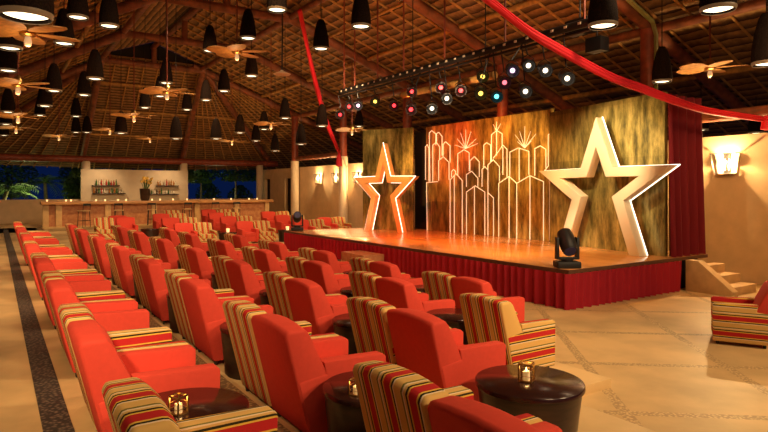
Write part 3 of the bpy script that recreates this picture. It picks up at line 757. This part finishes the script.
for a in ((.2,40.5,1.9,'leafy palm at the far left edge of the night garden'),(2.9,45.5,2.4,'palm with drooping fronds left of the blue sky gap'),(-3.2,44,2.6,'palm mostly outside the frame at far left'),(6.5,50,3.0,'palm behind the blue sky gap near the bar wall')): palm(*a)
def tree(x, y, h, w_, label, n=900, lo=.25):
    t = thing('garden_tree', label, 'tree', (x,y,-.15), 0, 'leafy trees in the night garden')
    MB().tube([(0,0,0),(.05,0,h*.8)],.09,8,r2=.05).build('trunk','bark',t,smooth=True)
    m = MB()
    for i in range(n):
        a = random.uniform(0,2*PI); u = random.uniform(0,1)**.5; zz = random.uniform(lo,1); k = math.sin(PI*min(1,((zz-lo)/(1-lo)*.75+.2)))
        c = Vector((w_*u*k*math.cos(a), w_*u*k*math.sin(a), h*zz)); d1 = Vector((random.gauss(0,1),random.gauss(0,1),random.gauss(0,.6))).normalized(); d2 = d1.orthogonal().normalized()
        L = random.uniform(.10,.2); m.poly([c-d1*L, c+d2*L*.4, c+d1*L, c-d2*L*.4])
    m.build('foliage','leaf_green',t)
tree(4.1,39.6,3.3,.8,'leafy green tree standing against the left end of the bar wall',1500)
for a in ((1.0,51,5.4,1.7,'dark broad tree behind the left palm'),(-2.6,52,5.6,2.0,'dark tree far behind the left edge palm'),(6.0,55,5.8,1.7,'dark tree left of the bar wall far behind'),(7.0,40.3,4.2,1.2,'treetop showing above the bar wall')): tree(*a,2200)
for a in ((10.6,41.0,5.2,1.3,'high crowned tree just right of the bar wall'),(12.9,44.6,5.2,1.4,'high crowned tree in the middle of the right garden opening'),(14.4,41.2,5.4,1.5,'high crowned tree right of centre in the garden opening'),(17.8,45.6,5.6,1.6,'high crowned tree at the right side of the garden opening')): tree(*a,1900,.47)
for a in ((12.0,49.5,2.3,1.2,'low bush behind the left part of the right garden opening'),(14.9,49.5,2.6,1.1,'low bush behind the middle of the right garden opening'),(17.9,50,2.3,1.2,'low bush at the right of the garden opening'),(20.8,50,2.7,1.2,'low bush far right behind the garden opening')): tree(*a,900)
# ---------------------------------------------------------------- hanging lamps
LAMPS = [(26,20,50),(8,24,26),(78,19,20),(64,45,19),(109,27.5,19),(10,50,23),(8,72,18),(95,80,16),(54,92,15),(45,107,14),(84,96,13),(8,113,13),(76,117,10),(40,116,10),
 (6,125,11),(4,136,9),(4,147,8),(76,133,9),(87,133,9),(121,134,12),(145,108.5,11),(166,84,13),(160,97,11),(187,110.5,10),(176,139.5,12),(206,101,11),(224,92,12),(216,139.5,11),
 (240,133.5,10),(256,141.5,9),(264,130,10),(285,119,11),(275,151.5,9),(301,145,11),(210,52,14),(248,39.5,16),(251.5,77,13),(277,11.5,20),(321,50,16),(361,28,20),(322,127,12),(359,127,9),
 (603,28,29),(662,83,19),(718,12,34),(767,66,28),(701,131,14),(756,134,14)]
WL = .42
shade_prof = [(.035,.80),(.07,.79),(.115,.70),(.165,.50),(.20,.28),(.21,.12),(.195,.02),(.185,.02),(.195,.12),(.18,.30),(.03,.74)]
shade_me = None
order = sorted(range(len(LAMPS)), key=lambda i: LAMPS[i][1])
bands = {}
for i in order:
    y = LAMPS[i][1]
    b_ = 'touching the top of the photo' if y < 32 else 'in the upper lamp band' if y < 62 else 'in the middle lamp band' if y < 104 else 'in the lower lamp band' if y < 126 else 'in the lowest lamp band above the bar'
    bands.setdefault(b_, []).append(i)
LL_ = {}
for b_, ids in bands.items():
    for n, i in enumerate(sorted(ids, key=lambda i: LAMPS[i][0])): LL_[i] = (b_, n)
def ordn(n): return ORD[n] if n < len(ORD) else str(n+1)
lamp0 = None
for i,(px,py,wd) in enumerate(LAMPS):
    dep = WL*F/wd; p = at_depth(px, py, dep); b_, n = LL_[i]
    lab = 'dark woven hanging lamp, %s from the left %s'%(ordn(n), b_)
    if lamp0 is None:
        lamp0 = thing('pendant_lamp', lab, 'hanging lamp', p, 0, 'dark woven lamps hanging from the roof')
        MB().lathe(shade_prof, seg=22).build('lamp_shade','lamp_weave',lamp0,smooth=True)
        MB().lathe([(.19,.012),(.205,.03),(.209,.06),(.2,.06),(.19,.012)], seg=22, cap=False).build('shade_rim','lamp_rim',lamp0,smooth=True)
        MB().lathe([(.001,.02),(.10,.024),(.17,.045)], seg=20).build('diffuser','lamp_glow',lamp0,smooth=True)
        lt = lamp0
    else: lt = dup(lamp0, p, 0, lab)
    top = rz(p.x,p.y)+.2
    MB().tube([(0,0,.79),(0,0,max(1.0,top-p.z))], .012, 6).build('cord','dark_leg',lt)
    lamp_spot('pendant_light', (p.x,p.y,p.z-.02), (p.x,p.y,p.z-1), 30, WARM, 120, .8, .12)

# dish lamp on a rope
p = at_depth(282,74,15.0)
dl = thing('dish_lamp','pale shallow dish lamp hanging on a dark rope beside the left drape','hanging lamp',p)
MB().lathe([(.20,-.02),(.22,0),(.05,.07),(.03,.1)], seg=24).build('dish','white_plaster',dl,smooth=True)
MB().tube([(0,0,.1),(.01,0,1.0),(0,0,rz(p.x,p.y)-p.z+.1)],.02,6).build('rope','dark_leg',dl)

# ---------------------------------------------------------------- ceiling fans
FANS = [(28,33,47,'large fan at the top left corner'),(18,85,33,'fan under the corner fan at the left edge'),(237,52,29,'large lit fan beneath the upper middle roof beams'),(167,92,27,'lit fan above the middle of the bar'),(134,116,21,'fan left of the lit fan over the bar'),
 (110,130,16,'fan below and left over the bar wall'),(150,139,13,'small far fan above the flower vase'),(18,116,25,'third fan down at the left edge'),(16,128,19,'lowest fan at the left edge'),(59,136,16,'far fan above the palm garden'),(271,124,18,'fan over the right end of the bar'),
 (232,141,14,'small far fan above the garden opening'),(352,130,18,'fan behind the left red drape'),(710,68,32,'fan over the right end of the stage')]
fan0 = None
for i,(px,py,r_,lab) in enumerate(FANS):
    dep = .72*F/r_; p = at_depth(px, py, dep); L = 'ceiling fan with wide tan blades, '+lab
    a0 = random.uniform(0,1.2)
    if fan0 is None:
        fan0 = thing('ceiling_fan', L, 'ceiling fan', p, a0, 'fans hanging from the roof')
        MB().lathe([(.03,.22),(.05,.20),(.10,.12),(.12,.04),(.12,-.03),(.08,-.06)], seg=20).build('motor','brass',fan0,smooth=True)
        for k in range(5):
            a = 2*PI*k/5; m = MB(); ring = []
            for q in range(14):
                th = 2*PI*q/14; x = .42+.33*math.cos(th); y = .225*math.sin(th)*(1+.25*math.cos(th))
                ring.append(RZ(a) @ RX(.12) @ Vector((x,y,0)))
            m.prism(ring, (0,0,.014)); m.build('blade','fan_blade',fan0)
        MB().lathe([(.02,-.21),(.045,-.19),(.055,-.14),(.045,-.09),(.04,-.06)], seg=16).build('globe','fan_globe',fan0,smooth=True)
        ft = fan0
    else: ft = dup(fan0, p, a0, L)
    MB().tube([(0,0,.2),(0,0,max(.5,rz(p.x,p.y)+.2-p.z))],.018,8).build('rod','red_wood',ft)
    lamp_point('fan_light',(p.x,p.y,p.z-.30),6,(1,.55,.22),.06)

# ---------------------------------------------------------------- stage lighting rig
rig = thing('lighting_bar','long black lighting bar hung from the roof before the stage','lighting bar',(8.5,0,0))
MB().tube([(0,6.2,4.63),(0,15.2,4.63)],.075,10).build('bar_tube','black_metal',rig,smooth=True)
MB().tube([(0,6.2,4.50),(0,15.2,4.50)],.03,8).build('cable','black_metal',rig,smooth=True)
for y in (6.6,8.5,10.4,12.0,13.2,14.4,15.0): MB().tube([(0,y,4.63),(0,y,rz(8.5)+.2)],.022,6).build('hanger_rod','red_wood',rig)
m = MB()
for k in range(30): m.box((-.075,6.35+k*.3,4.63),(.02,.06,.04))
o = m.build('socket_row','star_cream',rig); o['kind'] = 'stuff'
o = MB().tube([(9.0,9.3,4.23),(9.0,12.75,4.26)],.085,12).build('rig_pole','pole_wood',smooth=True); tag(o,'pale wooden pole hanging below the black lighting bar','pole')
rods = MB()
for y in (9.6,12.3): MB().tube([(9.0,y,4.25),(9.0,y,rz(9.0)+.1)],.012,6).build('hanger','black_metal').parent = o
CANS = [(340,115,'red'),(349,107,'red'),(358,106,'lavender'),(375,102,'yellow'),(394,106,'red'),(411,110,'red'),(412,92,'red'),(432,109,'white'),(441,88,'red'),(447,99,'white'),(461,91,'red'),(481,94,'yellow'),(483,77,'yellow'),(497,97,'cyan'),(505,83,'pink'),(513,71,'lavender'),(529,66,'white'),(526,92,'white'),(546,71,'white'),(568,79,'white')]
cnt = {}
for px,py,c in CANS:
    p = at_x(px,py,8.15 if (px,py) in ((411,110),(481,94),(513,71)) else 8.5)
    n = cnt.get(c,0); cnt[c] = n+1
    ls = {'red':'red','white':'white','yellow':'yellow','cyan':'cyan blue','pink':'pink','lavender':'lavender'}[c]
    t = thing('stage_spotlight', 'stage spotlight with glowing %s lens, %s %s one from the left'%(ls, ORD[n], ls), 'stage light', p, 0, 'spotlights on the lighting bar')
    # lens faces the camera side / down
    M = Vector((-.55,-.75,-.35)).to_track_quat('Z','Y').to_matrix().to_4x4()
    MB().lathe([(.04,-.36),(.10,-.33),(.115,-.08),(.13,0),(.115,0),(.10,-.06),(.01,-.12)], (0,0,0), 16, M).build('can','black_metal',t,smooth=True)
    MB().lathe([(.001,-.052),(.045,-.05),(.047,-.056)], (0,0,0), 14, M).build('lens','lens_'+c,t,smooth=True)
    bk = M @ Vector((0,0,-.14))
    MB().tube([bk+Vector((.09,-.07,0)),bk+Vector((.09,-.07,.12)),bk+Vector((0,0,.2)),bk+Vector((-.09,.07,.12)),bk+Vector((-.09,.07,0))],.009,6).build('yoke','black_metal',t)
    MB().tube([bk+Vector((0,0,.19)),Vector((8.5-p.x,bk.y,max(.25,4.56-p.z)))],.014,6).build('clamp_stem','black_metal',t)
for (px,py,sx,lab) in ((580,27,.5,'black equipment box at the right end of the lighting bar'),(597,45,.34,'smaller black equipment box hanging under the bar end')):
    p = at_x(px,py,8.95 if px == 580 else 9.3); t = thing('equipment_box', lab, 'equipment', p)
    MB().box((0,0,0),(.25,sx,.26)).build('case','black_metal',t,bevel=.01)
    MB().tube([(0,0,.1),(0,0,rz(8.5)+.15-p.z)],.015,6).build('hanger','black_metal',t)
# conduits on the rafter by the right column
for k in range(3):
    yy = 8.86-.06*k; pts = [(10.5,yy,rz(10.5)-.10),(14.05-.05*k,yy,rz(14.05)-.10),(14.22-.05*k,yy,rz(14.2)-.35),(14.22-.05*k,yy,3.6)]
    o = MB().tube(pts,.028,8).build('conduit_pipe','conduit',smooth=True); tag(o,'%s of three olive pipes along the rafter to the right column'%['nearest','middle','farthest'][2-k if False else [2,1,0][k]],'pipe',group='pipes on the right rafter')

# ---------------------------------------------------------------- red drapes
def catmull(P, n=8):
    out = []
    for i in range(len(P)-1):
        p0 = P[max(i-1,0)]; p1 = P[i]; p2 = P[i+1]; p3 = P[min(i+2,len(P)-1)]
        for k in range(n):
            t = k/n; out.append(.5*((2*p1)+(-p0+p2)*t+(2*p0-5*p1+4*p2-p3)*t*t+(-p0+3*p1-3*p2+p3)*t**3))
    out.append(P[-1]); return out
def drape(pix, label, wid):
    P = catmull([at_depth(*q) for q in pix]); n = len(P)
    t = thing('red_drape', label, 'drape')
    for f,(off,wf) in enumerate(((-.5,1.0),(.0,1.15),(.5,1.0))):
        ab = []; Q = []
        for i,p in enumerate(P):
            s_ = i/(n-1); w_ = wid[0]+(wid[1]-wid[0])*s_; w_ *= (.65+.7*math.sin(PI*s_)**.6)
            Q.append(p+Vector((-.03*(f==1)-.01*math.sin(i*.35+f*2),0,off*w_*.78))); ab.append((.05*wf, w_*.30*wf*(1+.12*math.sin(i*.3+f))))
        MB().sweep(Q, ab, 10).build('drape_fold','drape_red',t,smooth=True)
    return t, P
d1, P1 = drape([(300,11,19.6),(306,40,20.4),(315,80,21.8),(326,120,23.6),(339,152,25.2)],'narrow red drape hanging from the roof to a column at centre',(.20,.20))
e = P1[-1]; MB().lathe([(.03,-.62),(.14,-.60),(.12,-.3),(.06,-.05),(.09,.05),(.03,.12)], e, 12).build('tail','drape_red',d1,smooth=True)
d2, P2 = drape([(470,-14,9.2),(494,4,9.5),(527,30,9.9),(557,48,10.2),(609,76,10.8),(643,89,11.2),(676,101,11.6),(709,111,12.1),(756,118,12.7),(766,120,12.8)],'long red drape swagged across the roof above the right star',(.10,.085))
e = P2[-1]; MB().lathe([(.03,-.22),(.11,-.20),(.09,-.06),(.07,.0),(.09,.06),(.02,.10)], e, 12).build('tail','drape_red',d2,smooth=True)
print('objects', len(bpy.data.objects))
